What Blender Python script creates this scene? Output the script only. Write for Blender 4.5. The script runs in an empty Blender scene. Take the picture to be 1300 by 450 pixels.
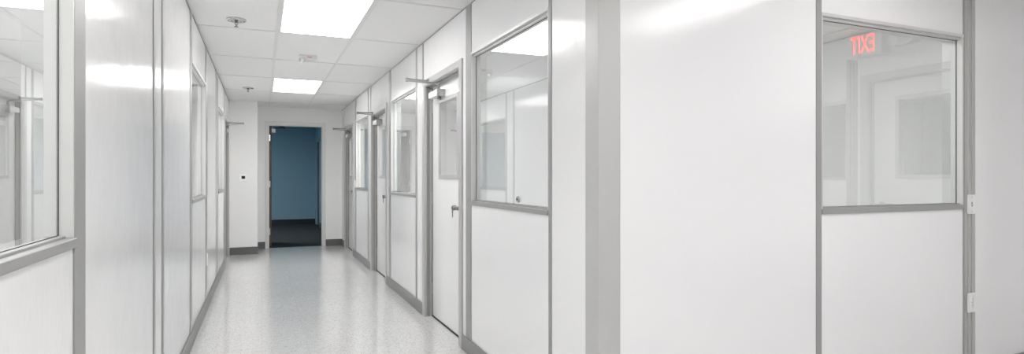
import bpy, bmesh, math
from mathutils import Vector, Matrix

scene = bpy.context.scene
col = scene.collection
PI = math.pi
CEIL = 2.4385
XR, XL, YP, XE, YB, XW, YE = 1.326, -0.475, 2.142, 4.65, -3.2, -3.3, 10.855
TH = 0.108          # partition thickness

# ------------------------------------------------------------------ materials
def nodes_of(name):
    m = bpy.data.materials.new(name); m.use_nodes = True
    nt = m.node_tree; b = nt.nodes['Principled BSDF']
    return m, nt, b

def simple(name, rgb, rough=0.5, metal=0.0, spec=0.5, coat=0.0, emit=None, estr=0.0, var=0.0, vscale=30):
    m, nt, b = nodes_of(name)
    b.inputs['Base Color'].default_value = (*rgb, 1)
    b.inputs['Roughness'].default_value = rough
    b.inputs['Metallic'].default_value = metal
    b.inputs['Specular IOR Level'].default_value = spec
    b.inputs['Coat Weight'].default_value = coat
    if emit:
        b.inputs['Emission Color'].default_value = (*emit, 1)
        b.inputs['Emission Strength'].default_value = estr
    if var:
        geo = nt.nodes.new('ShaderNodeNewGeometry')
        n = nt.nodes.new('ShaderNodeTexNoise'); n.inputs['Scale'].default_value = vscale; n.inputs['Detail'].default_value = 4
        r = nt.nodes.new('ShaderNodeMapRange')
        r.inputs['To Min'].default_value = 1 - var; r.inputs['To Max'].default_value = 1 + var
        mx = nt.nodes.new('ShaderNodeMix'); mx.data_type = 'RGBA'; mx.blend_type = 'MULTIPLY'; mx.inputs['Factor'].default_value = 1
        mx.inputs['A'].default_value = (*rgb, 1)
        nt.links.new(geo.outputs['Position'], n.inputs['Vector'])
        nt.links.new(n.outputs['Fac'], r.inputs['Value'])
        nt.links.new(r.outputs['Result'], mx.inputs['B'])
        nt.links.new(mx.outputs['Result'], b.inputs['Base Color'])
    return m

def panel_mat(name, rgb, rough):
    m, nt, b = nodes_of(name)
    b.inputs['Base Color'].default_value = (*rgb, 1)
    b.inputs['Roughness'].default_value = rough
    b.inputs['Specular IOR Level'].default_value = 0.55
    geo = nt.nodes.new('ShaderNodeNewGeometry')
    mp = nt.nodes.new('ShaderNodeMapping'); mp.inputs['Scale'].default_value = (1, 1, 0.45)
    n1 = nt.nodes.new('ShaderNodeTexNoise'); n1.inputs['Scale'].default_value = 55; n1.inputs['Detail'].default_value = 3
    n2 = nt.nodes.new('ShaderNodeTexNoise'); n2.inputs['Scale'].default_value = 4; n2.inputs['Detail'].default_value = 2
    add = nt.nodes.new('ShaderNodeMath'); add.operation = 'MULTIPLY_ADD'; add.inputs[1].default_value = 6.0
    bp = nt.nodes.new('ShaderNodeBump'); bp.inputs['Strength'].default_value = 0.35; bp.inputs['Distance'].default_value = 0.0012
    nt.links.new(geo.outputs['Position'], mp.inputs['Vector'])
    nt.links.new(mp.outputs['Vector'], n1.inputs['Vector']); nt.links.new(geo.outputs['Position'], n2.inputs['Vector'])
    nt.links.new(n2.outputs['Fac'], add.inputs[0]); nt.links.new(n1.outputs['Fac'], add.inputs[2])
    nt.links.new(add.outputs[0], bp.inputs['Height']); nt.links.new(bp.outputs['Normal'], b.inputs['Normal'])
    return m

def floor_mat():
    m, nt, b = nodes_of('speckled_vinyl_tile')
    L = nt.links.new
    geo = nt.nodes.new('ShaderNodeNewGeometry')
    base = nt.nodes.new('ShaderNodeTexNoise'); base.inputs['Scale'].default_value = 22; base.inputs['Detail'].default_value = 5
    r0 = nt.nodes.new('ShaderNodeValToRGB')
    r0.color_ramp.elements[0].position = .35; r0.color_ramp.elements[0].color = (.70, .698, .69, 1)
    r0.color_ramp.elements[1].position = .68; r0.color_ramp.elements[1].color = (.775, .772, .765, 1)
    L(geo.outputs['Position'], base.inputs['Vector']); L(base.outputs['Fac'], r0.inputs['Fac'])
    prev = r0.outputs['Color']
    for sc, lo, hi, colr in ((70, .60, .66, (.42, .41, .38, 1)), (110, .63, .68, (.86, .86, .85, 1)), (48, .68, .72, (.33, .32, .31, 1))):
        n = nt.nodes.new('ShaderNodeTexNoise'); n.inputs['Scale'].default_value = sc; n.inputs['Detail'].default_value = 1
        r = nt.nodes.new('ShaderNodeMapRange'); r.inputs['From Min'].default_value = lo; r.inputs['From Max'].default_value = hi; r.inputs['To Max'].default_value = .75
        mx = nt.nodes.new('ShaderNodeMix'); mx.data_type = 'RGBA'; mx.inputs['B'].default_value = colr
        L(geo.outputs['Position'], n.inputs['Vector']); L(n.outputs['Fac'], r.inputs['Value'])
        L(r.outputs['Result'], mx.inputs['Factor']); L(prev, mx.inputs['A']); prev = mx.outputs['Result']
    # 12 inch tile seams
    br = nt.nodes.new('ShaderNodeTexBrick'); br.offset = 0
    br.inputs['Scale'].default_value = 1.0; br.inputs['Brick Width'].default_value = .3048; br.inputs['Row Height'].default_value = .3048
    br.inputs['Mortar Size'].default_value = .0012
    br.inputs['Color1'].default_value = (1, 1, 1, 1); br.inputs['Color2'].default_value = (.97, .97, .97, 1); br.inputs['Mortar'].default_value = (.82, .82, .81, 1)
    L(geo.outputs['Position'], br.inputs['Vector'])
    mx = nt.nodes.new('ShaderNodeMix'); mx.data_type = 'RGBA'; mx.blend_type = 'MULTIPLY'; mx.inputs['Factor'].default_value = 1
    L(prev, mx.inputs['A']); L(br.outputs['Color'], mx.inputs['B'])
    L(mx.outputs['Result'], b.inputs['Base Color'])
    b.inputs['Roughness'].default_value = .25; b.inputs['Coat Weight'].default_value = .8; b.inputs['Coat Roughness'].default_value = .09
    wv = nt.nodes.new('ShaderNodeTexNoise'); wv.inputs['Scale'].default_value = 14; wv.inputs['Detail'].default_value = 3
    bp = nt.nodes.new('ShaderNodeBump'); bp.inputs['Strength'].default_value = .2; bp.inputs['Distance'].default_value = .001
    L(geo.outputs['Position'], wv.inputs['Vector']); L(wv.outputs['Fac'], bp.inputs['Height']); L(bp.outputs['Normal'], b.inputs['Normal']); L(bp.outputs['Normal'], b.inputs['Coat Normal'])
    return m

def tile_mat():
    m, nt, b = nodes_of('ceiling_tile')
    L = nt.links.new
    geo = nt.nodes.new('ShaderNodeNewGeometry')
    n = nt.nodes.new('ShaderNodeTexNoise'); n.inputs['Scale'].default_value = 120; n.inputs['Detail'].default_value = 4
    r = nt.nodes.new('ShaderNodeValToRGB')
    r.color_ramp.elements[0].position = .3; r.color_ramp.elements[0].color = (.83, .83, .828, 1)
    r.color_ramp.elements[1].position = .7; r.color_ramp.elements[1].color = (.88, .88, .878, 1)
    L(geo.outputs['Position'], n.inputs['Vector']); L(n.outputs['Fac'], r.inputs['Fac']); L(r.outputs['Color'], b.inputs['Base Color'])
    bp = nt.nodes.new('ShaderNodeBump'); bp.inputs['Strength'].default_value = .2; bp.inputs['Distance'].default_value = .001
    L(n.outputs['Fac'], bp.inputs['Height']); L(bp.outputs['Normal'], b.inputs['Normal'])
    b.inputs['Roughness'].default_value = .9
    return m

def glass_mat(name, tint):
    # thin architectural pane: Fresnel mirror over a clear, faintly tinted sheet
    m = bpy.data.materials.new(name); m.use_nodes = True
    nt = m.node_tree; nt.nodes.clear(); L = nt.links.new
    out = nt.nodes.new('ShaderNodeOutputMaterial')
    tr = nt.nodes.new('ShaderNodeBsdfTransparent'); tr.inputs['Color'].default_value = (*tint, 1)
    gl = nt.nodes.new('ShaderNodeBsdfGlossy'); gl.inputs['Roughness'].default_value = 0.0; gl.inputs['Color'].default_value = (.97, .98, .98, 1)
    fr = nt.nodes.new('ShaderNodeFresnel'); fr.inputs['IOR'].default_value = 1.5
    mx = nt.nodes.new('ShaderNodeMixShader')
    # same index from either side, and the four faces of a double-glazed unit reflect: 4R / (1 + 3R)
    geo = nt.nodes.new('ShaderNodeNewGeometry')
    ior = nt.nodes.new('ShaderNodeMapRange'); ior.inputs['To Min'].default_value = 1.5; ior.inputs['To Max'].default_value = 1 / 1.5
    L(geo.outputs['Backfacing'], ior.inputs['Value']); L(ior.outputs['Result'], fr.inputs['IOR'])
    m2 = nt.nodes.new('ShaderNodeMath'); m2.operation = 'MULTIPLY'; m2.inputs[1].default_value = 4
    a1 = nt.nodes.new('ShaderNodeMath'); a1.operation = 'MULTIPLY_ADD'; a1.inputs[1].default_value = 3; a1.inputs[2].default_value = 1
    dv = nt.nodes.new('ShaderNodeMath'); dv.operation = 'DIVIDE'
    L(fr.outputs['Fac'], m2.inputs[0]); L(fr.outputs['Fac'], a1.inputs[0]); L(m2.outputs[0], dv.inputs[0]); L(a1.outputs[0], dv.inputs[1])
    L(dv.outputs[0], mx.inputs['Fac']); L(tr.outputs[0], mx.inputs[1]); L(gl.outputs[0], mx.inputs[2]); L(mx.outputs[0], out.inputs['Surface'])
    return m

M = {
    'panel': panel_mat('gloss_white_panel', (.885, .885, .888), .15),
    'alum': simple('satin_aluminium', (.365, .365, .36), .42, .2, .5),
    'alum_mid': simple('mid_aluminium', (.52, .52, .51), .42, .2, .5),
    'frame_alum': simple('bright_frame_aluminium', (.66, .66, .65), .36, .2, .5),
    'alum_light': simple('pale_aluminium', (.56, .56, .55), .38, .3, .5),
    'gasket': simple('black_gasket', (.02, .022, .022), .6),
    'gap_shade': simple('dark_gap_shade', (.06, .06, .06), .7),  # dark colour standing in for shade in gaps and grooves
    'gap_shade_pale': simple('grey_gap_shade', (.3, .3, .295), .6),  # greyer version for the paler shade line along wall tops
    'vinyl_base': simple('grey_cove_base', (.265, .265, .26), .45),
    'vinyl_dark': simple('dark_cove_base', (.13, .13, .13), .5),
    'floor': floor_mat(),
    'tile': tile_mat(),
    'tee': simple('ceiling_tee_paint', (.78, .78, .775), .5),
    'paint': simple('matt_white_paint', (.85, .848, .838), .6, var=.015, vscale=8),
    'doorwhite': simple('white_door_laminate', (.86, .865, .865), .2),
    'framewhite': simple('white_frame_paint', (.72, .72, .71), .35),
    'glass': glass_mat('window_glass', (.93, .955, .95)),
    'chrome': simple('chrome', (.62, .62, .62), .18, 1.0),
    'steel': simple('brushed_steel', (.45, .45, .45), .32, 1.0),
    'blacksteel': simple('dark_bronze_steel', (.05, .048, .045), .4, .3),
    'armsteel': simple('dull_arm_steel', (.34, .34, .34), .35, .8),
    'handle': simple('dull_lever_metal', (.27, .27, .27), .35, .85),
    'darksteel': simple('dark_steel', (.16, .16, .16), .35, .8),
    'plastic': simple('white_plastic', (.84, .84, .83), .3),
    'brightplastic': simple('bright_white_plastic', (.93, .93, .92), .3),
    'slot': simple('grey_slot', (.35, .35, .35), .5),
    'screen': simple('thermostat_screen', (.025, .03, .03), .15),
    'red': simple('red_print', (.62, .10, .08), .5),
    'lens': simple('clear_strobe_lens', (.8, .82, .84), .06, .55),
    'exit': simple('lit_red_letters', (.7, .03, .02), .4, emit=(1.0, .05, .03), estr=4.5),
    'wood': simple('brown_wood_door', (.10, .065, .045), .45, var=.15, vscale=18),
    'blue': simple('blue_wall_paint', (.21, .36, .44), .7),
    'carpet': simple('charcoal_carpet', (.009, .014, .017), .95, var=.3, vscale=160),
    'blackbase': simple('black_cove_base', (.012, .018, .022), .5),
    'diffuser': simple('lit_diffuser', (.9, .9, .9), .5, emit=(1.0, .985, .985), estr=9.1),
    'diffuser_far': simple('lit_far_diffuser', (.9, .9, .9), .5, emit=(1.0, .985, .985), estr=11.2),
    'diffuser_hall': simple('lit_hall_diffuser', (.9, .9, .9), .5, emit=(1.0, .985, .985), estr=7.0),
    'fill_room': simple('added_room_diffuser', (.9, .9, .9), .5, emit=(1.0, .985, .985), estr=10.0),  # for the unseen panels added in the right-hand rooms
    'diffuser_office': simple('lit_office_diffuser', (.9, .9, .9), .5, emit=(1.0, .985, .985), estr=11.5),
    'fill_west': simple('added_west_diffuser', (.9, .9, .9), .5, emit=(1.0, .985, .985), estr=11.5),  # for the unseen panels added behind the left partition
    'fill_blue': simple('added_blue_room_diffuser', (.9, .9, .9), .5, emit=(1.0, .985, .985), estr=38.0),  # strong glow of the unseen lamp added in the blue room
    'brass': simple('nickel_key', (.30, .295, .28), .35, .9),
}

# ------------------------------------------------------------------ mesh building
WLOC = {}

class MB:
    def __init__(self):
        self.bm = bmesh.new()
    def box(self, x0, x1, y0, y1, z0, z1, bev=0.0, seg=1):
        x0, x1 = sorted((x0, x1)); y0, y1 = sorted((y0, y1)); z0, z1 = sorted((z0, z1))
        t = bmesh.new()
        bmesh.ops.create_cube(t, size=1.0)
        for v in t.verts:
            v.co = Vector((x0 + (v.co.x + .5) * (x1 - x0), y0 + (v.co.y + .5) * (y1 - y0), z0 + (v.co.z + .5) * (z1 - z0)))
        if bev:
            bmesh.ops.bevel(t, geom=t.edges[:], offset=bev, segments=seg, affect='EDGES', profile=.6)
        self._merge(t); return self
    def _merge(self, t):
        me = bpy.data.meshes.new('tmp'); t.to_mesh(me); t.free()
        self.bm.from_mesh(me); bpy.data.meshes.remove(me)
    def lathe(self, prof, origin, axis=(0, 0, 1), seg=28):
        # prof: list of (radius, height along axis)
        a = Vector(axis).normalized()
        q = Vector((0, 0, 1)).rotation_difference(a).to_matrix().to_4x4()
        mt = Matrix.Translation(Vector(origin)) @ q
        t = bmesh.new(); rings = []
        for r, h in prof:
            if r < 1e-6:
                rings.append([t.verts.new(mt @ Vector((0, 0, h)))])
            else:
                rings.append([t.verts.new(mt @ Vector((r * math.cos(2 * PI * k / seg), r * math.sin(2 * PI * k / seg), h))) for k in range(seg)])
        for A, B in zip(rings, rings[1:]):
            for k in range(seg):
                k2 = (k + 1) % seg
                if len(A) == 1 and len(B) == 1: continue
                if len(A) == 1: t.faces.new((A[0], B[k2], B[k]))
                elif len(B) == 1: t.faces.new((A[k], A[k2], B[0]))
                else: t.faces.new((A[k], A[k2], B[k2], B[k]))
        bmesh.ops.recalc_face_normals(t, faces=t.faces[:])
        for f in t.faces: f.smooth = True
        self._merge(t); return self
    def cyl(self, p0, p1, r, seg=20, bev=0.0):
        p0, p1 = Vector(p0), Vector(p1); d = p1 - p0; h = d.length
        b = bev
        prof = [(0, 0), (r - b, 0), (r, b), (r, h - b), (r - b, h), (0, h)] if b else [(0, 0), (r, 0), (r, 0.0001), (r, h - .0001), (r, h), (0, h)]
        return self.lathe(prof, p0, d, seg)
    def bar(self, p0, p1, w, t):
        # flat bar between two points; w across (horizontal), t vertical-ish
        p0, p1 = Vector(p0), Vector(p1); d = (p1 - p0); L = d.length; d.normalize()
        side = d.cross(Vector((0, 0, 1)))
        side = side.normalized() if side.length > 1e-4 else Vector((1, 0, 0))
        up = side.cross(d).normalized()
        tb = bmesh.new(); bmesh.ops.create_cube(tb, size=1.0)
        for v in tb.verts:
            v.co = p0 + d * ((v.co.x + .5) * L) + side * (v.co.y * w) + up * (v.co.z * t)
        bmesh.ops.recalc_face_normals(tb, faces=tb.faces[:])
        bmesh.ops.bevel(tb, geom=tb.edges[:], offset=min(w, t) * .2, segments=1, affect='EDGES')
        self._merge(tb); return self
    def torus(self, c, R, r, axis=(0, 1, 0), seg=24, ms=8):
        a = Vector(axis).normalized(); q = Vector((0, 0, 1)).rotation_difference(a).to_matrix()
        t = bmesh.new(); rows = []
        for i in range(seg):
            th = 2 * PI * i / seg
            rows.append([t.verts.new(Vector(c) + q @ Vector(((R + r * math.cos(2 * PI * j / ms)) * math.cos(th), (R + r * math.cos(2 * PI * j / ms)) * math.sin(th), r * math.sin(2 * PI * j / ms)))) for j in range(ms)])
        for i in range(seg):
            for j in range(ms):
                t.faces.new((rows[i][j], rows[(i + 1) % seg][j], rows[(i + 1) % seg][(j + 1) % ms], rows[i][(j + 1) % ms]))
        bmesh.ops.recalc_face_normals(t, faces=t.faces[:])
        for f in t.faces: f.smooth = True
        self._merge(t); return self
    def prism(self, pts, axis, a0, a1):
        # polygon in the two other axes, extruded along axis 'x' or 'y'
        t = bmesh.new()
        mk = (lambda p, a: Vector((a, p[0], p[1]))) if axis == 'x' else (lambda p, a: Vector((p[0], a, p[1])))
        A = [t.verts.new(mk(p, a0)) for p in pts]; B = [t.verts.new(mk(p, a1)) for p in pts]
        t.faces.new(A); t.faces.new(B[::-1])
        for k in range(len(pts)):
            k2 = (k + 1) % len(pts); t.faces.new((A[k], B[k], B[k2], A[k2]))
        bmesh.ops.recalc_face_normals(t, faces=t.faces[:])
        self._merge(t); return self
    def build(self, name, mat, parent=None, mats=None, label=None):
        me = bpy.data.meshes.new(name)
        off = WLOC[parent.name] if parent else Vector((0, 0, 0))
        if parent is None:
            # origin at the base of its own box
            xs = [v.co for v in self.bm.verts]
            lo = Vector((min(v.x for v in xs), min(v.y for v in xs), min(v.z for v in xs)))
            hi = Vector((max(v.x for v in xs), max(v.y for v in xs), max(v.z for v in xs)))
            off = Vector(((lo.x + hi.x) / 2, (lo.y + hi.y) / 2, lo.z))
        bmesh.ops.translate(self.bm, verts=self.bm.verts[:], vec=-off)
        self.bm.to_mesh(me); self.bm.free()
        for m in ([mat] if mats is None else mats): me.materials.append(M[m])
        o = bpy.data.objects.new(name, me); col.objects.link(o)
        if parent: o.parent = parent
        else: o.location = off
        WLOC[o.name] = off
        if label: o['label'] = label
        return o

def root(name, loc, label, cat, group=None, kind=None):
    o = bpy.data.objects.new(name, None); col.objects.link(o); o.location = loc; o.empty_display_size = .1
    WLOC[o.name] = Vector(loc)
    return tag(o, label, cat, group, kind)

def tag(o, label, cat, group=None, kind=None):
    o['label'] = label; o['category'] = cat
    if group: o['group'] = group
    if kind: o['kind'] = kind
    return o

# wall frames: s runs along the wall, n is the distance out of its face towards the hall, z up
class Frame:
    def __init__(self, axis, face, sign): self.axis, self.face, self.sign = axis, face, sign
    def pt(self, s, n, z):
        c = self.face + self.sign * n
        return (c, s, z) if self.axis == 'x' else (s, c, z)
    def box(self, mb, s0, s1, n0, n1, z0, z1, bev=0.0, seg=1):
        a, b = self.pt(s0, n0, z0), self.pt(s1, n1, z1)
        return mb.box(a[0], b[0], a[1], b[1], a[2], b[2], bev, seg)
    def nv(self): return (self.sign, 0, 0) if self.axis == 'x' else (0, self.sign, 0)

FR = Frame('x', XR, -1)     # right corridor wall
FL = Frame('x', XL, +1)     # left corridor wall
FP = Frame('y', YP, -1)     # wall round the corner
FE = Frame('x', XE, -1)     # side wall of the hall behind the camera
FB = Frame('y', YB, +1)

TOP = 2.431
SILL0, SILL1, HEAD0, HEAD1 = 1.04, 1.067, 2.062, 2.092

def panel(fr, par, s0, s1, z0=0.0, z1=TOP, mat='panel'):
    m = MB(); fr.box(m, s0 + .0006, s1 - .0006, 0, -TH, z0, z1, .0015)
    return m.build('panel', mat, par)

def batten(fr, par, s0, s1, ribs=0, n=.004, z0=0.0, z1=TOP, mat='alum', name='post'):
    m = MB(); w = s1 - s0
    fr.box(m, s0, s1, n, -TH - .004, z0, z1, .0012)
    for k in range(ribs):
        c = s0 + w * (k + 1) / (ribs + 1)
        fr.box(m, c - w * .10, c + w * .10, n + .006, n - .001, z0, z1, .001)
    return m.build(name, mat, par)

def joint(fr, par, s0, s1):
    m = MB(); fr.box(m, s0, s1, .004, -TH - .004, 0, TOP, .0012)
    return m.build('joint_strip', 'alum', par)

def window(name, fr, s0, s1, label, lock=None, gl=.03, span=None):
    """s0..s1 clear bay between posts: frame, sill, pane, gasket."""
    SILL0, SILL1, HEAD0, HEAD1 = span or (1.04, 1.067, 2.062, 2.092)
    c = fr.pt((s0 + s1) / 2, -TH / 2, SILL0)
    r = root(name, c, label, 'window', kind='structure')
    g = gl
    m = MB()                                    # head and jambs with a stepped inner return
    fr.box(m, s0, s1, .006, -TH - .006, HEAD0 + .012, HEAD1, .0015)
    fr.box(m, s0, s1, -.012, -TH + .012, HEAD0, HEAD0 + .014, .001)
    for a, b in ((s0, s0 + .010), (s1 - .010, s1)):
        fr.box(m, a, b, .003, -TH - .003, SILL1, HEAD0 + .013, .0012)
    m.build('frame', 'frame_alum', r)
    m = MB(); fr.box(m, s0, s1, .010, -TH - .010, SILL0, SILL1, .002)
    fr.box(m, s0 + .01, s1 - .01, -.014, -TH + .014, SILL1 - .001, SILL1 + .007, .001)
    m.build('sill', 'alum', r)
    m = MB(); fr.box(m, s0 + .011, s1 - .011, -g, -g - .006, SILL1 + .006, HEAD0 + .002)
    # one pane = one sheet
    gm = bmesh.new()
    a, b = s0 + .0105, s1 - .0105
    vs = [gm.verts.new(fr.pt(s, -g, z)) for s, z in ((a, SILL1 + .006), (b, SILL1 + .006), (b, HEAD0 + .001), (a, HEAD0 + .001))]
    gm.faces.new(vs)
    m.bm.free(); m.bm = gm
    m.build('glass_pane', 'glass', r)
    m = MB()
    e = .002
    fr.box(m, a, b, -g + .0008, -g - .004, SILL1 + .0065, SILL1 + .0065 + e)
    fr.box(m, a, b, -g + .0008, -g - .004, HEAD0 - e, HEAD0 + .0005)
    fr.box(m, a - .0004, a + e, -g + .0008, -g - .004, SILL1 + .0065, HEAD0)
    fr.box(m, b - e, b + .0004, -g + .0008, -g - .004, SILL1 + .0065, HEAD0)
    m.build('gasket', 'gasket', r)
    if lock:
        s, z = lock
        nv = fr.nv()
        m = MB(); m.lathe([(.0, 0), (.019, 0), (.019, .006), (.016, .009), (.012, .009), (.0115, .006), (0, .006)], fr.pt(s, -g + .001, z), nv)
        o = m.build('lock_ring', 'steel', r)
        m = MB(); m.lathe([(0, 0), (.008, 0), (.008, .006), (.006, .008), (0, .008)], fr.pt(s, -g + .006, z), nv)
        m.build('lock_cylinder', 'darksteel', o)
    return r

def door(name, fr, s0, s1, label, vision=True, closer=True, vw=.275):
    """latch edge at s0 (near the camera), hinges at s1."""
    HD = 2.034; FH = 2.088; FW = .066
    r = root(name, fr.pt((s0 + s1) / 2, -.06, 0), label, 'door', kind='structure')
    m = MB()
    for a, b in ((s0 - FW, s0), (s1, s1 + FW)):
        fr.box(m, a, b, .012, -TH - .012, 0, FH, .0015)
    fr.box(m, s0 - .001, s1 + .001, .012, -TH - .012, HD, FH - .0005, .0015)
    # ribbed profile running round the inner return
    for n0, n1, d in ((.004, -.010, .007), (-.018, -.024, .006), (-.036, -.044, .010), (-.048, -.056, .014)):
        fr.box(m, s0 - .001, s0 + d * .5, n0, n1, 0, HD, .0008)
        fr.box(m, s1 - d, s1 + .001, n0, n1, 0, HD, .0008)
        fr.box(m, s0 + .003, s1 - .003, n0, n1, HD - d, HD + .001, .0008)
    m.build('frame', 'alum_mid', r)
    m = MB()                                    # dark strips painting shade into the profile grooves, to set off the ribs
    for n0, n1 in ((-.0125, -.0155), (-.029, -.033), (-.0575, -.0625)):
        fr.box(m, s0 - .001, s0 + .002, n0, n1, .012, HD); fr.box(m, s1 - .002, s1 + .001, n0, n1, .012, HD)
        fr.box(m, s0 + .002, s1 - .002, n0, n1, HD - .002, HD + .001)
    m.build('groove_shade', 'gap_shade', r)
    m = MB(); fr.box(m, s0 + .004, s1 - .004, -.064, -.108, .012, HD - .004, .0015)
    lf = m.build('door_leaf', 'doorwhite', r)
    m = MB(); fr.box(m, s0 + .001, s1 - .001, -.058, -.112, 0.0005, .012)  # black strip painting in the dark gap under the leaf
    m.build('leaf_gap_shade', 'gasket', r)
    mid = (s0 + s1) / 2
    if vision:
        v0, v1, z0, z1, w = mid - vw, mid + vw, 1.22, 1.888, .032
        m = MB()
        for a, b, c, d in ((v0, v0 + w, z0, z1), (v1 - w, v1, z0, z1), (v0 + w, v1 - w, z0, z0 + w), (v0 + w, v1 - w, z1 - w, z1)):
            fr.box(m, a, b, -.052, -.120, c, d, .003)
        vf = m.build('vision_frame', 'alum_light', lf)
        # the lite itself, dark-backed by the leaf opening
        gm = MB(); t = bmesh.new()
        a, b = v0 + w - .002, v1 - w + .002
        t.faces.new([t.verts.new(fr.pt(s, -.0615, z)) for s, z in ((a, z0 + w - .002), (b, z0 + w - .002), (b, z1 - w + .002), (a, z1 - w + .002))])
        gm.bm.free(); gm.bm = t
        gm.build('vision_glass', 'glass', lf)
        # cut the opening in the leaf
        cut_leaf(lf, fr, a, b, z0 + w - .002, z1 - w + .002, s0 + .004, s1 - .004, HD - .004)
    # lever set
    z = 1.0; s = s0 + .07
    nv = fr.nv()
    m = MB()
    m.lathe([(0, 0), (.030, 0), (.030, .006), (.026, .010), (.013, .012), (.011, .016), (.011, .052), (0, .052)], fr.pt(s, -.064, z), nv)
    m.cyl(fr.pt(s - .012, -.008, z), fr.pt(s + .115, -.008, z), .0145, 16, .003)
    m.lathe([(0, 0), (.020, 0), (.020, .022), (.016, .028), (0, .028)], fr.pt(s + .108, -.022, z), nv, 18)
    m.build('door_handle', 'handle', lf)
    m = MB()
    for zz in (.2, 1.0, 1.8):
        m.cyl(fr.pt(s1 - .006, -.056, zz), fr.pt(s1 - .006, -.056, zz + .1), .006, 12)
    m.build('hinges', 'steel', lf)
    if closer:
        cs0, cs1 = mid + .10, mid + .36
        m = MB(); fr.box(m, cs0 + .012, cs1, -.064, .008, 1.906, 1.956, .005, 2)
        ck = m.build('closer_body', 'plastic', r)
        m = MB(); fr.box(m, cs0, cs0 + .014, -.066, .006, 1.900, 1.962, .003)
        for nn in (-.014, -.046):
            for zz in (1.915, 1.947):
                m.cyl(fr.pt(cs0 - .003, nn, zz), fr.pt(cs0 + .001, nn, zz), .005, 10)
        m.lathe([(0, 0), (.020, 0), (.020, .02), (.016, .026), (0, .026)], fr.pt(cs0 + .06, -.026, 1.882), (0, 0, 1), 20)
        m.build('end_plate', 'steel', ck)
        m = MB()
        pv = fr.pt(cs0 + .06, -.026, 2.0)
        m.cyl(fr.pt(cs0 + .06, -.026, 1.955), pv, .010, 14)
        el = fr.pt(mid + .285, .215, 2.044)
        knee = fr.pt(cs0 + .075, -.004, 2.014)
        m.bar(pv, knee, .024, .013)
        m.bar(knee, el, .024, .015)
        sh = fr.pt(s1 - .12, .012, 2.058)
        m.bar((el[0], el[1], el[2] + .010), (sh[0], sh[1], sh[2] + .004), .020, .013)
        m.cyl((el[0], el[1], el[2] - .012), (el[0], el[1], el[2] + .02), .011, 14)
        fr.box(m, s1 - .155, s1 - .085, .012, .020, 2.044, 2.076, .002)
        m.build('closer_arm', 'armsteel', r)
    return r

def cut_leaf(o, fr, a, b, z0, z1, l0, l1, top):
    """rebuild the leaf as four rails round its glazed opening, still one mesh"""
    par = o.parent; off = WLOC[par.name]
    m = MB()
    for s0, s1, c, d in ((l0, a, .012, top), (b, l1, .012, top), (a, b, .012, z0), (a, b, z1, top)):
        fr.box(m, s0, s1, -.064, -.108, c, d)
    bmesh.ops.remove_doubles(m.bm, verts=m.bm.verts[:], dist=1e-5)
    bmesh.ops.translate(m.bm, verts=m.bm.verts[:], vec=-off)
    m.bm.to_mesh(o.data); m.bm.free()

def key(fr, s, n, z, label):
    r = root('door_key', fr.pt(s, n, z), label, 'key')
    nv = fr.nv()
    x, y, zz = fr.pt(s, n, z)
    m = MB(); m.torus((x, y, zz - .006), .009, .0014, nv); m.build('key_ring', 'steel', r)
    m = MB(); m.lathe([(0, 0), (.0135, 0), (.0135, .004), (0, .004)], fr.pt(s, n - .0015, z - .026), nv, 18)
    fr.box(m, s - .006, s + .006, n - .002, n + .002, z - .070, z - .036)
    for k in range(4):
        fr.box(m, s + .0055, s + .0088, n - .0018, n + .0018, z - .067 + k * .006, z - .0635 + k * .006)
    m.build('key_blade', 'brass', r)
    m = MB(); m.cyl(fr.pt(s - .010, n - .002, z + .003), fr.pt(s - .010, n + .012, z + .003), .004, 10)
    m.build('key_shank', 'brass', r)
    return r

# ------------------------------------------------------------------ shell
m = MB(); m.box(XW - .1, XE + .1, YB - .1, YE + .06, -.06, 0)
tag(m.build('floor', 'floor'), 'speckled off-white polished vinyl tile floor of the corridor', 'floor', kind='structure')

ce = root('ceiling', (0, 4, CEIL), 'white suspended tile ceiling over the corridor', 'ceiling', kind='structure')
m = MB(); m.box(XW - .1, XE + .1, YB - .1, YE + .06, CEIL + .005, CEIL + .06)
m.build('ceiling_tile', 'tile', ce)
m = MB()
tx = [.1164 + .61 * k for k in range(-6, 8)]
ty = [5.214 + 1.22 * k for k in range(-7, 5)]
for x in tx: m.box(x - .012, x + .012, YB, YE, CEIL, CEIL + .006, .0008)
for y in ty:
    for xa, xb in zip(tx, tx[1:]):
        m.box(xa + .012, xb - .012, y - .012, y + .012, CEIL + .0006, CEIL + .006)
m.build('tee_grid', 'tee', ce)

# ---- right corridor wall
wr = root('wall_right', (XR + .05, 6.4, 0), 'long white panelled partition on the right of the corridor, with grey posts and three doors', 'wall', kind='structure')
DR = [(4.040, 5.012), (6.785, 7.735), (9.455, 10.405)]
FW = .066
for s0, s1 in DR: panel(FR, wr, s0 - FW, s1 + FW, 2.088, TOP)
# corner post: two grey faces
m = MB()
m.box(XR - .004, XR + .1075, YP - .004, YP + .106, 0, TOP, .003, 2)
m.build('corner_post', 'alum_light', wr)
panel(FR, wr, 2.248, 2.581)
joint(FR, wr, 2.581, 2.611)
WINR = [(2.611, 3.789), (5.362, 6.510), (8.052, 9.134)]
for a, b in WINR:
    panel(FR, wr, a, b, 0, SILL0); panel(FR, wr, a, b, HEAD1, TOP)
batten(FR, wr, 3.789, 3.899)
panel(FR, wr, 3.899, 3.974)
joint(FR, wr, 5.078, 5.114)
panel(FR, wr, 5.114, 5.316)
joint(FR, wr, 5.316, 5.362)
batten(FR, wr, 6.510, 6.610)
panel(FR, wr, 6.610, 6.719)
joint(FR, wr, 7.801, 7.833)
panel(FR, wr, 7.833, 7.988)
joint(FR, wr, 7.988, 8.052)
batten(FR, wr, 9.134, 9.234)
panel(FR, wr, 9.234, 9.389)
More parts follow.
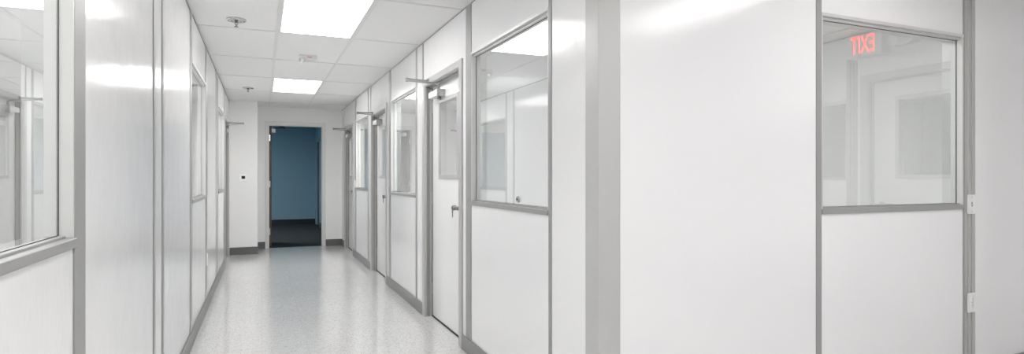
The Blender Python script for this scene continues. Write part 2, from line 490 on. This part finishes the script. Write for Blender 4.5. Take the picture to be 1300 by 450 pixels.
panel(FR, wr, 10.471, YE - .001, mat='paint')
m = MB(); m.box(XR + .0005, XR + TH - .008, 2.26, YE, TOP, CEIL + .004)  # almost flush strip; its grey paints the shadow gap along the ceiling
m.build('top_gap_shade', 'gap_shade_pale', wr)

window('window_1', FR, *WINR[0], 'large corridor window with a round lock on its glass, nearest on the right wall', lock=(3.055, 1.105))
window('window_2', FR, *WINR[1], 'corridor window between the first and second doors of the right wall')
window('window_3', FR, *WINR[2], 'narrow-looking corridor window between the second and farthest doors of the right wall')
door('door_1', FR, *DR[0], 'white door with glazed upper pane and key in its lever, nearest on the right wall')
door('door_2', FR, *DR[1], 'white glazed door in the middle of the right wall, second from the camera')
door('door_3', FR, *DR[2], 'white glazed door at the far end of the right wall beside the end wall')
key(FR, DR[0][0] + .178, .0015, 0.998, 'key hanging from the lever of the nearest right-hand door')
key(FR, DR[1][0] + .178, .0015, 0.998, 'key hanging from the lever of the middle right-hand door')
key(FR, DR[2][0] + .178, .0015, 0.998, 'key hanging from the lever of the farthest right-hand door')

# ---- left corridor wall
wl = root('wall_left', (XL - .05, 3.5, 0), 'long glossy white panelled partition on the left of the corridor', 'wall', kind='structure')
DL = (8.955, 9.985)
WINL = [(.777, 1.937), (4.850, 6.000), (7.640, 8.800)]
panel(FL, wl, YB, -1.75); joint(FL, wl, -1.75, -1.71); panel(FL, wl, -1.71, -.55); joint(FL, wl, -.55, -.51); panel(FL, wl, -.51, .67)
batten(FL, wl, .67, .777)
for a, b in WINL:
    panel(FL, wl, a, b, 0, SILL0); panel(FL, wl, a, b, HEAD1, TOP)
batten(FL, wl, 1.937, 2.044)
panel(FL, wl, 2.044, 3.204); joint(FL, wl, 3.204, 3.252)
panel(FL, wl, 3.252, 3.466); joint(FL, wl, 3.466, 3.522)
panel(FL, wl, 3.522, 4.740)
batten(FL, wl, 4.740, 4.850)
batten(FL, wl, 6.000, 6.150)
panel(FL, wl, 6.150, 7.320); joint(FL, wl, 7.320, 7.370)
panel(FL, wl, 7.370, 7.590); joint(FL, wl, 7.590, 7.640)
joint(FL, wl, 8.800, 8.888)
panel(FL, wl, DL[0] - FW, DL[1] + FW, 2.088, TOP)
panel(FL, wl, DL[1] + FW, YE - .001, mat='paint')
m = MB(); m.box(XL - .0005, XL - TH + .008, YB, YE, TOP, CEIL + .004)  # almost flush strip, coloured dark to stand for the shadow gap
m.build('top_gap_shade', 'gap_shade', wl)
window('window_4', FL, *WINL[0], 'large window of the left wall nearest the camera, at the photo edge')
window('window_5', FL, *WINL[1], 'window halfway down the left wall, seen at a steep angle')
window('window_6', FL, *WINL[2], 'farthest window of the left wall, just before the far left door')
door('door_4', FL, *DL, 'door at the far end of the left wall, its closer arm poking into the corridor')

# ---- wall round the corner, facing the camera
wp = root('wall_corner', (2.9, YP + .05, 0), 'bright white panelled wall round the right corner, facing the camera', 'wall', kind='structure')
panel(FP, wp, 1.4335, 2.635)
joint(FP, wp, 2.635, 2.672)
WINP = (2.672, 3.877)
panel(FP, wp, *WINP, 0, SILL0); panel(FP, wp, *WINP, HEAD1, TOP)
joint(FP, wp, 3.877, 3.891)
batten(FP, wp, 3.891, 3.994, ribs=2, mat='alum_mid')
panel(FP, wp, 3.994, XE - .004)
m = MB(); m.box(1.44, XE - .004, YP + .008, YP + TH - .008, TOP, CEIL + .004)
m.build('top_gap_shade', 'gap_shade_pale', wp)
window('window_7', FP, *WINP, 'window facing the camera at the right, reflecting a red EXIT sign')

# ---- end wall with the open doorway and its boxed-out corner
OD0, OD1, ODH = .105, .993, 2.136
we = root('wall_end', (.4, YE, 0), 'plain white end wall of the corridor with an open doorway into a blue room', 'wall', kind='structure')
m = MB()
m.box(XW - .1, OD0 - .03, YE, YE + .12, 0, CEIL + .01)
m.box(OD1 + .03, XE + .1, YE, YE + .12, 0, CEIL + .01)
m.box(OD0 - .03, OD1 + .03, YE, YE + .12, ODH + .03, CEIL + .01)
m.build('wall_surface', 'paint', we)
m = MB(); m.box(XL, -.065, 10.17, YE + .001, 0, CEIL + .004, .002)
m.build('boxed_corner', 'paint', we)
fd = root('door_5', (OD0, YE + .05, 0), 'open doorway in the end wall with a brown wooden door swung back', 'door', kind='structure')
m = MB()
for a, b in ((OD0 - .052, OD0), (OD1, OD1 + .052)): m.box(a, b, YE - .014, YE + .132, 0, ODH + .062, .002)
m.box(OD0 - .001, OD1 + .001, YE - .014, YE + .132, ODH, ODH + .0615, .002)
m.box(OD0, OD0 + .010, YE + .035, YE + .085, 0, ODH); m.box(OD1 - .012, OD1, YE + .035, YE + .085, 0, ODH); m.box(OD0, OD1, YE + .035, YE + .085, ODH - .012, ODH)
m.build('frame', 'framewhite', fd)
m = MB(); m.box(OD0 + .006, OD0 + .052, YE + .140, YE + 1.03, .012, ODH - .006, .002)
ol = m.build('door_leaf', 'wood', fd)
for zz in (.22, 1.05, 1.86):
    m = MB(); m.box(OD0 + .004, OD0 + .030, YE + .1265, YE + .1395, zz, zz + .115, .001)
    m.cyl((OD0 + .006, YE + .137, zz), (OD0 + .006, YE + .137, zz + .115), .007, 12)
    m.build('hinge', 'chrome', ol)
m = MB(); m.box(OD0 + .052, OD0 + .115, YE + .20, YE + .42, 2.02, 2.085, .004); m.build('closer_body', 'plastic', ol)
m = MB()
m.bar((OD0 + .085, YE + .28, 2.100), (OD0 + .258, YE + .20, 2.105), .024, .020)
m.bar((OD0 + .258, YE + .20, 2.114), (OD0 + .215, YE + .10, 2.128), .022, .016)
m.cyl((OD0 + .258, YE + .20, 2.090), (OD0 + .258, YE + .20, 2.124), .015, 12)
m.box(OD0 + .18, OD0 + .25, YE + .085, YE + .128, 2.112, ODH, .002)
m.build('closer_arm', 'blacksteel', fd)

# baseboards
def base(name, lab, mb, mat): return tag(mb.build(name, mat), lab, 'baseboard', kind='structure')
bz = .104
for a, b, lab in ((YP - .004, 3.974, 'grey baseboard below the nearest right-hand window'), (5.078, 6.719, 'grey baseboard between the first and second right-hand doors'), (7.801, 9.389, 'grey baseboard between the second and farthest right-hand doors')):
    m = MB(); FR.box(m, a, b, .003, .013, 0, bz, .002); base('baseboard_right', lab, m, 'vinyl_base')
m = MB(); FR.box(m, 10.471, YE - .016, .0, .009, 0, .118, .002); base('baseboard_right', 'dark baseboard on the short stub past the farthest right-hand door', m, 'vinyl_dark')
m = MB(); FL.box(m, YB, 8.889, .003, .013, 0, bz + .006, .002); base('baseboard_left', 'grey baseboard along the left corridor wall', m, 'vinyl_base')
m = MB(); FP.box(m, 1.30, XE - .014, .003, .013, 0, bz, .002); base('baseboard_corner', 'grey baseboard under the wall round the corner', m, 'vinyl_base')
m = MB(); m.box(XL, -.065, 10.161, 10.17, 0, .118, .002); m.box(-.065, -.056, 10.161, YE - .001, 0, .118, .002); base('baseboard_end', 'dark baseboard round the boxed-out corner under the thermostat', m, 'vinyl_dark')
m = MB(); m.box(-.056, OD0 - .053, YE - .009, YE, 0, .118, .002); base('baseboard_end', 'short dark baseboard left of the open doorway', m, 'vinyl_dark')
m = MB(); m.box(OD1 + .053, XR, YE - .009, YE, 0, .118, .002); base('baseboard_end', 'dark baseboard right of the open doorway', m, 'vinyl_dark')

# ---- hall behind the camera (seen mirrored in the glass) and the rooms behind the partitions
wh = root('wall_side', (XE + .05, 4, 0), 'white panelled side wall mirrored in the window glass', 'wall', kind='structure')
DE = (1.065, 1.885)
panel(FE, wh, YB, -1.62); joint(FE, wh, -1.62, -1.58); panel(FE, wh, -1.58, -.43); joint(FE, wh, -.43, -.395)
WINE = (-.395, .866)
panel(FE, wh, *WINE, 0, 1.205); panel(FE, wh, *WINE, 1.900, TOP)
batten(FE, wh, .866, .965, ribs=2)
panel(FE, wh, .965, DE[0] - FW); panel(FE, wh, DE[0] - FW, DE[1] + FW, 2.088, TOP); panel(FE, wh, DE[1] + FW, YP + .05)
m = MB(); m.box(XE, XE + TH, YP + .05, YE, 0, CEIL + .004); m.build('plain_wall', 'paint', wh)
m = MB(); m.box(XE + .008, XE + TH - .008, YB, YP + .05, TOP, CEIL + .004); m.build('top_gap_shade', 'gap_shade_pale', wh)
window('window_8', FE, *WINE, 'window of the side wall, seen only as a reflection', span=(1.205, 1.232, 1.870, 1.900))
door('door_6', FE, *DE, 'white glazed door mirrored in the window facing the camera', closer=False, vw=.227)
m = MB(); FE.box(m, YB, DE[0] - FW, .003, .013, 0, bz, .002); base('baseboard_side', 'grey baseboard of the side wall', m, 'vinyl_base')

wb = root('wall_back', (.6, YB, 0), 'white panelled wall behind the camera', 'wall', kind='structure')
for a, b in ((XW, -1.74), (-1.70, -.52), (-.48, .72), (.76, 1.96), (2.0, 3.2), (3.24, XE)): panel(FB, wb, a, b)
for c in (-1.72, -.5, .74, 1.98, 3.22): joint(FB, wb, c - .02, c + .02)
m = MB(); m.box(XW, XE, YB - .1, YB - .01, TOP, CEIL + .004); m.build('top_gap_shade', 'gap_shade_pale', wb)
m = MB(); m.box(XW - .1, XW, YB, YE, 0, CEIL + .004); tag(m.build('wall_west', 'paint'), 'plain white far wall of the rooms behind the left partition', 'wall', kind='structure')
m = MB(); m.box(XR + TH + .004, XE, 5.14, 5.24, 0, CEIL + .004); tag(m.build('wall_office', 'panel'), 'plain white cross wall seen through the nearest right-hand window', 'wall', kind='structure')
# beyond the side-wall window and door
m = MB(); m.box(XE + 1.6, XE + 1.7, YB, YP + 1, 0, CEIL + .004); m.box(XE + TH, XE + 1.7, YB - .1, YB, 0, CEIL); m.box(XE + TH, XE + 1.7, YP + 1, YP + 1.1, 0, CEIL)
m.box(XE + TH, XE + 1.7, YB, YP + 1, CEIL, CEIL + .05); m.box(XE + TH, XE + 1.7, YB, YP + 1, -.05, 0)
tag(m.build('wall_outer', 'paint'), 'plain white walls of the room past the side wall', 'wall', kind='structure')

# ---- blue room beyond the doorway
m = MB(); m.box(-2.2, 1.40, YE + .06, 16.4, -.05, .001); tag(m.build('floor', 'carpet'), 'dark carpet of the blue room past the doorway', 'floor', kind='structure')
m = MB(); m.box(-2.2, 1.40, YE + .12, 16.4, 2.62, 2.68); tag(m.build('ceiling', 'tile'), 'ceiling of the blue room', 'ceiling', kind='structure')
m = MB(); m.box(-2.2, 1.40, 16.2, 16.3, 0, 2.62); tag(m.build('wall_blue', 'blue'), 'blue painted back wall of the dim room past the doorway', 'wall', kind='structure')
m = MB()
m.box(1.30, 1.40, YE + .12, 14.85, 0, 2.62); m.box(1.30, 1.40, 15.85, 16.3, 0, 2.62); m.box(1.30, 1.40, 14.85, 15.85, 2.12, 2.62); m.box(1.36, 1.40, 14.85, 15.85, 0, 2.12)
tag(m.build('wall_blue', 'blue'), 'blue painted right-hand wall of the dim room, with a door recess', 'wall', kind='structure')
m = MB(); m.box(-2.3, -2.2, YE + .12, 16.3, 0, 2.68); tag(m.build('wall_blue', 'blue'), 'blue painted left-hand wall of the dim room', 'wall', kind='structure')
m = MB(); m.box(-2.2, OD0 - .052, YE + .121, YE + .126, 0, 2.62); m.box(OD1 + .052, 1.30, YE + .121, YE + .126, 0, 2.62); m.box(OD0 - .052, OD1 + .052, YE + .121, YE + .126, 2.20, 2.62)
tag(m.build('wall_blue', 'blue'), 'blue painted inner face of the doorway wall', 'wall', kind='structure')
m = MB(); m.box(-2.2, 1.30, 16.188, 16.2, 0, .13); tag(m.build('baseboard_blue', 'blackbase'), 'black baseboard along the blue back wall', 'baseboard', kind='structure')
m = MB(); m.box(1.288, 1.30, YE + .13, 14.78, 0, .13); tag(m.build('baseboard_blue', 'blackbase'), 'black baseboard along the blue right-hand wall', 'baseboard', kind='structure')
d7 = root('door_7', (1.33, 15.35, 0), 'dark door recess in the right-hand wall of the blue room', 'door', kind='structure')
m = MB(); m.box(1.283, 1.36, 14.79, 14.86, 0, 2.18, .002); m.box(1.283, 1.36, 15.84, 15.91, 0, 2.18, .002); m.box(1.283, 1.36, 14.79, 15.91, 2.11, 2.18, .002)
m.build('frame', 'blue', d7)
m = MB(); m.box(1.325, 1.358, 14.86, 15.84, .01, 2.11); m.build('door_leaf', 'wood', d7)

# ------------------------------------------------------------------ ceiling fixtures
def troffer(ix, iy, label, mat='diffuser', group='recessed ceiling light panels'):
    x0 = .1164 + .61 * ix + .012; x1 = x0 + .586
    y1 = 5.214 + 1.22 * iy - .012; y0 = y1 - 1.196
    r = root('ceiling_light', ((x0 + x1) / 2, (y0 + y1) / 2, CEIL), label, 'ceiling light', group)
    w = .016; m = MB()
    for a, b, c, d in ((x0, x0 + w, y0, y1), (x1 - w, x1, y0, y1), (x0 + w, x1 - w, y0, y0 + w), (x0 + w, x1 - w, y1 - w, y1)):
        m.box(a, b, c, d, CEIL + .0005, CEIL + .0048)
    m.build('fixture_frame', 'tee', r)
    m = MB(); m.box(x0 + w, x1 - w, y0 + w, y1 - w, CEIL + .002, CEIL + .0046)
    m.build('diffuser', mat, r)
    return r
troffer(0, 0, 'bright light panel cut by the photo edge, nearer of two in the corridor ceiling')
troffer(0, 3, 'bright rectangular light panel farther down the corridor ceiling', 'diffuser_far')
troffer(0, -3, 'light panel in the ceiling above the camera')
troffer(4, -3, 'light panel mirrored as a glare on the white panel round the corner', 'diffuser_hall')
troffer(2, -5, 'light panel of the hall behind the camera', 'diffuser_hall')
troffer(5, -6, 'light panel in the far corner of the hall behind the camera', 'diffuser_hall')
RG = 'light panels of the side rooms'  # all but the office panel are unseen additions that brighten the rooms
troffer(4, -1, 'office light panel behind the window facing the camera', 'diffuser_office', RG)
troffer(2, 2, 'added unseen room light panel behind the middle right-hand door', 'fill_room', RG)
troffer(-3, -3, 'added unseen room light panel behind the nearest left-hand window', 'fill_west', RG)  # this and the other west panels are added to lighten the left windows
troffer(-3, 2, 'added unseen room light panel behind the far left-hand windows', 'fill_west', RG)
troffer(-4, -1, 'added unseen room light panel deeper behind the nearest left-hand window', 'fill_west', RG)
troffer(2, 1, 'added unseen room light panel behind the middle right-hand window', 'fill_room', RG)
troffer(2, 3, 'added unseen room light panel behind the farthest right-hand window', 'fill_room', RG)
troffer(6, 1, 'added unseen room light panel near the side wall, deep behind the facing window', 'fill_room', RG)
troffer(6, 2, 'added unseen room light panel near the side wall, farther back than the rest', 'fill_room', RG)
troffer(-5, 0, 'added unseen room light panel near the west wall behind the left partition', 'fill_west', RG)
troffer(-4, -2, 'added unseen room light panel just past the nearest left-hand window', 'fill_west', RG)
bl = root('ceiling_light', (-1.3, 13.2, 2.61), 'unseen ceiling light added to brighten the blue room', 'ceiling light')  # out-of-view lamp added to lift the blue walls
m = MB()
for a, b, c_, d in ((-1.62, -1.60, 12.6, 13.8), (-1.0, -.98, 12.6, 13.8), (-1.60, -1.0, 12.6, 12.62), (-1.60, -1.0, 13.78, 13.8)): m.box(a, b, c_, d, 2.60, 2.6205)
m.build('fixture_frame', 'tee', bl)
m = MB(); m.box(-1.6, -1.0, 12.62, 13.78, 2.606, 2.6204); m.build('diffuser', 'fill_blue', bl)

def sprinkler(x, y, label):
    r = root('ceiling_sprinkler', (x, y, CEIL), label, 'sprinkler', 'ceiling sprinklers')
    m = MB(); m.lathe([(.022, -.002), (.030, -.012), (.062, -.010), (.070, -.003), (.070, .005), (.022, .005)], (x, y, CEIL), seg=36)
    m.build('escutcheon', 'chrome', r)
    m = MB(); m.lathe([(0, .001), (.020, .001), (.020, -.004), (.012, -.010), (.009, -.020), (0, -.020)], (x, y, CEIL), seg=20)
    for sx in (-1, 1):
        m.cyl((x + sx * .009, y, CEIL - .016), (x + sx * .012, y, CEIL - .030), .0022, 8)
        m.cyl((x + sx * .012, y, CEIL - .030), (x, y, CEIL - .046), .0022, 8)
    m.cyl((x, y, CEIL - .018), (x, y, CEIL - .05), .0026, 10)
    m.build('sprinkler_body', 'darksteel', r)
    m = MB(); m.lathe([(0, -.048), (.006, -.049), (.016, -.052), (.016, -.0535), (0, -.0535)], (x, y, CEIL), seg=18)
    m.build('deflector', 'darksteel', r)
sprinkler(-.180, 4.925, 'chrome sprinkler in the ceiling left of the nearer light panel')
sprinkler(-.172, 8.625, 'small dark sprinkler far down the ceiling near the left wall')

def text_mesh(s, size, depth, mtx, name, mat, parent):
    cu = bpy.data.curves.new('lettering', 'FONT'); cu.body = s; cu.size = size; cu.extrude = depth
    cu.offset = size * .004; cu.align_x = 'CENTER'; cu.align_y = 'CENTER'
    t = bpy.data.objects.new('lettering_tmp', cu); col.objects.link(t)
    bpy.context.view_layer.update()
    me = bpy.data.meshes.new_from_object(t.evaluated_get(bpy.context.evaluated_depsgraph_get()))
    bpy.data.objects.remove(t); bpy.data.curves.remove(cu)
    me.transform(mtx)
    me.transform(Matrix.Translation(-WLOC[parent.name]))
    me.materials.clear(); me.materials.append(M[mat])
    o = bpy.data.objects.new(name, me); col.objects.link(o); o.parent = parent; WLOC[o.name] = WLOC[parent.name]
    return o

st = root('ceiling_alarm_strobe', (.42, 6.15, CEIL), 'white ceiling fire alarm strobe with red FIRE lettering', 'fire alarm')
m = MB(); m.box(.335, .505, 6.09, 6.21, CEIL - .034, CEIL + .005, .010, 3); m.build('housing', 'plastic', st)
m = MB(); m.lathe([(0, -.040), (.012, -.039), (.021, -.030), (.024, -.016), (.026, 0), (0, 0)], (.364, 6.10, CEIL - .032), seg=24); m.build('strobe_lens', 'lens', st)
text_mesh('FIRE', .025, .0006, Matrix.Translation((.435, 6.0895, CEIL - .017)) @ Matrix.Rotation(PI / 2, 4, 'X'), 'lettering', 'red', st)

# ------------------------------------------------------------------ wall devices
def plate(name, fr, s, z, label, cat, kind, group=None, n0=.004):
    r = root(name, fr.pt(s, n0, z - .0585), label, cat, group)
    m = MB(); fr.box(m, s - .035, s + .035, n0 - .001, n0 + .009, z - .0585, z + .0585, .003, 2); m.build('cover_plate', 'plastic', r)
    if kind == 'switch':
        m = MB(); fr.box(m, s - .006, s + .006, n0 + .0085, n0 + .010, z - .013, z + .013, .0006); m.build('toggle_slot', 'slot', r)
        m = MB(); fr.box(m, s - .0042, s + .0042, n0 + .009, n0 + .021, z - .009, z + .001, .0015); m.build('toggle', 'plastic', r)
    else:
        for dz in (-.0195, .0195):
            m = MB(); m.lathe([(0, 0), (.0168, 0), (.0168, .0012), (.015, .0022), (0, .0022)], fr.pt(s, n0 + .0085, z + dz), fr.nv(), 24)
            rc = m.build('receptacle', 'plastic', r)
            m = MB()
            for ds in (-.006, .006): fr.box(m, s + ds - .001, s + ds + .001, n0 + .0105, n0 + .0112, z + dz + .001, z + dz + .009)
            m.cyl(fr.pt(s, n0 + .0105, z + dz - .007), fr.pt(s, n0 + .0112, z + dz - .007), .0022, 10)
            m.build('slots', 'slot', rc)
    for dz in ((-.042, .042) if kind == 'switch' else (0,)):
        m = MB(); m.cyl(fr.pt(s, n0 + .0085, z + dz), fr.pt(s, n0 + .0102, z + dz), .003, 10)
        m.build('screw', 'steel', r)
    return r
plate('light_switch', FP, 3.936, 1.069, 'white toggle light switch on the grey post beside the facing window', 'light switch', 'switch', n0=.008)
plate('power_outlet', FP, 3.936, .474, 'white power outlet low on the grey post below the light switch', 'power outlet', 'outlet', n0=.008)
plate('power_outlet', FL, 6.06, .465, 'white power outlet low on the left wall post, seen edge on', 'power outlet', 'outlet')
plate('light_switch', FR, 9.195, 1.128, 'white light switch on the post beside the farthest right-hand door', 'light switch', 'switch')

tx0, tz0 = -.275, 1.222
th = root('thermostat', (tx0, 10.17, tz0 - .06), 'small white thermostat with dark screen on the boxed-out corner', 'thermostat')
m = MB(); m.box(tx0 - .058, tx0 + .058, 10.146, 10.1705, tz0 - .058, tz0 + .058, .006, 2); m.build('housing', 'brightplastic', th)
m = MB(); m.box(tx0 - .022, tx0 + .030, 10.1445, 10.1465, tz0 - .018, tz0 + .028, .001); m.build('screen', 'screen', th)

ex = root('exit_sign', (4.60, 1.095, 2.225), 'red EXIT sign mirrored in the window facing the camera', 'exit sign')
m = MB(); m.box(4.535, XE - .001, .935, 1.255, 2.225, 2.415, .008, 2); m.build('housing', 'plastic', ex)
text_mesh('EXIT', .205, .001, Matrix.Translation((4.5335, 1.095, 2.318)) @ Matrix.Rotation(-PI / 2, 4, 'Z') @ Matrix.Rotation(PI / 2, 4, 'X') @ Matrix.Diagonal((.50, 1, 1, 1)), 'lettering', 'exit', ex)
em = root('emergency_light', (4.60, 1.39, 2.25), 'white twin-head emergency light beside the EXIT sign', 'emergency light')
m = MB(); m.box(4.59, XE - .001, 1.30, 1.48, 2.27, 2.36, .008, 2); m.build('housing', 'plastic', em)
for yy in (1.345, 1.435):
    m = MB(); m.lathe([(0, 0), (.028, 0), (.040, .045), (.040, .06), (.034, .062), (0, .058)], (4.59, yy, 2.315), (-1, 0, -.25), 20); m.build('lamp_head', 'plastic', em)

# ------------------------------------------------------------------ camera, world, colour
cam = bpy.data.cameras.new('camera'); co = bpy.data.objects.new('camera', cam); col.objects.link(co)
cam.sensor_width = 36; cam.sensor_fit = 'HORIZONTAL'; cam.lens = 36 * 738 / 1300
co.location = (0, 0, 1.2335)
co.rotation_euler = (PI / 2, 0, -math.radians(23.278))
cam.clip_start = .02
scene.camera = co

w = bpy.data.worlds.new('world'); scene.world = w; w.use_nodes = True
w.node_tree.nodes['Background'].inputs['Color'].default_value = (.5, .6, .7, 1)
w.node_tree.nodes['Background'].inputs['Strength'].default_value = .05

vs = scene.view_settings
scene.display_settings.display_device = 'sRGB'
vs.view_transform = 'Standard'; vs.look = 'None'; vs.gamma = 1; vs.use_curve_mapping = False
vs.exposure = 0.16
c = scene.cycles
c.max_bounces = 14; c.diffuse_bounces = 8; c.glossy_bounces = 6; c.transparent_max_bounces = 12; c.transmission_bounces = 6
c.use_denoising = True
c.sample_clamp_indirect = 8
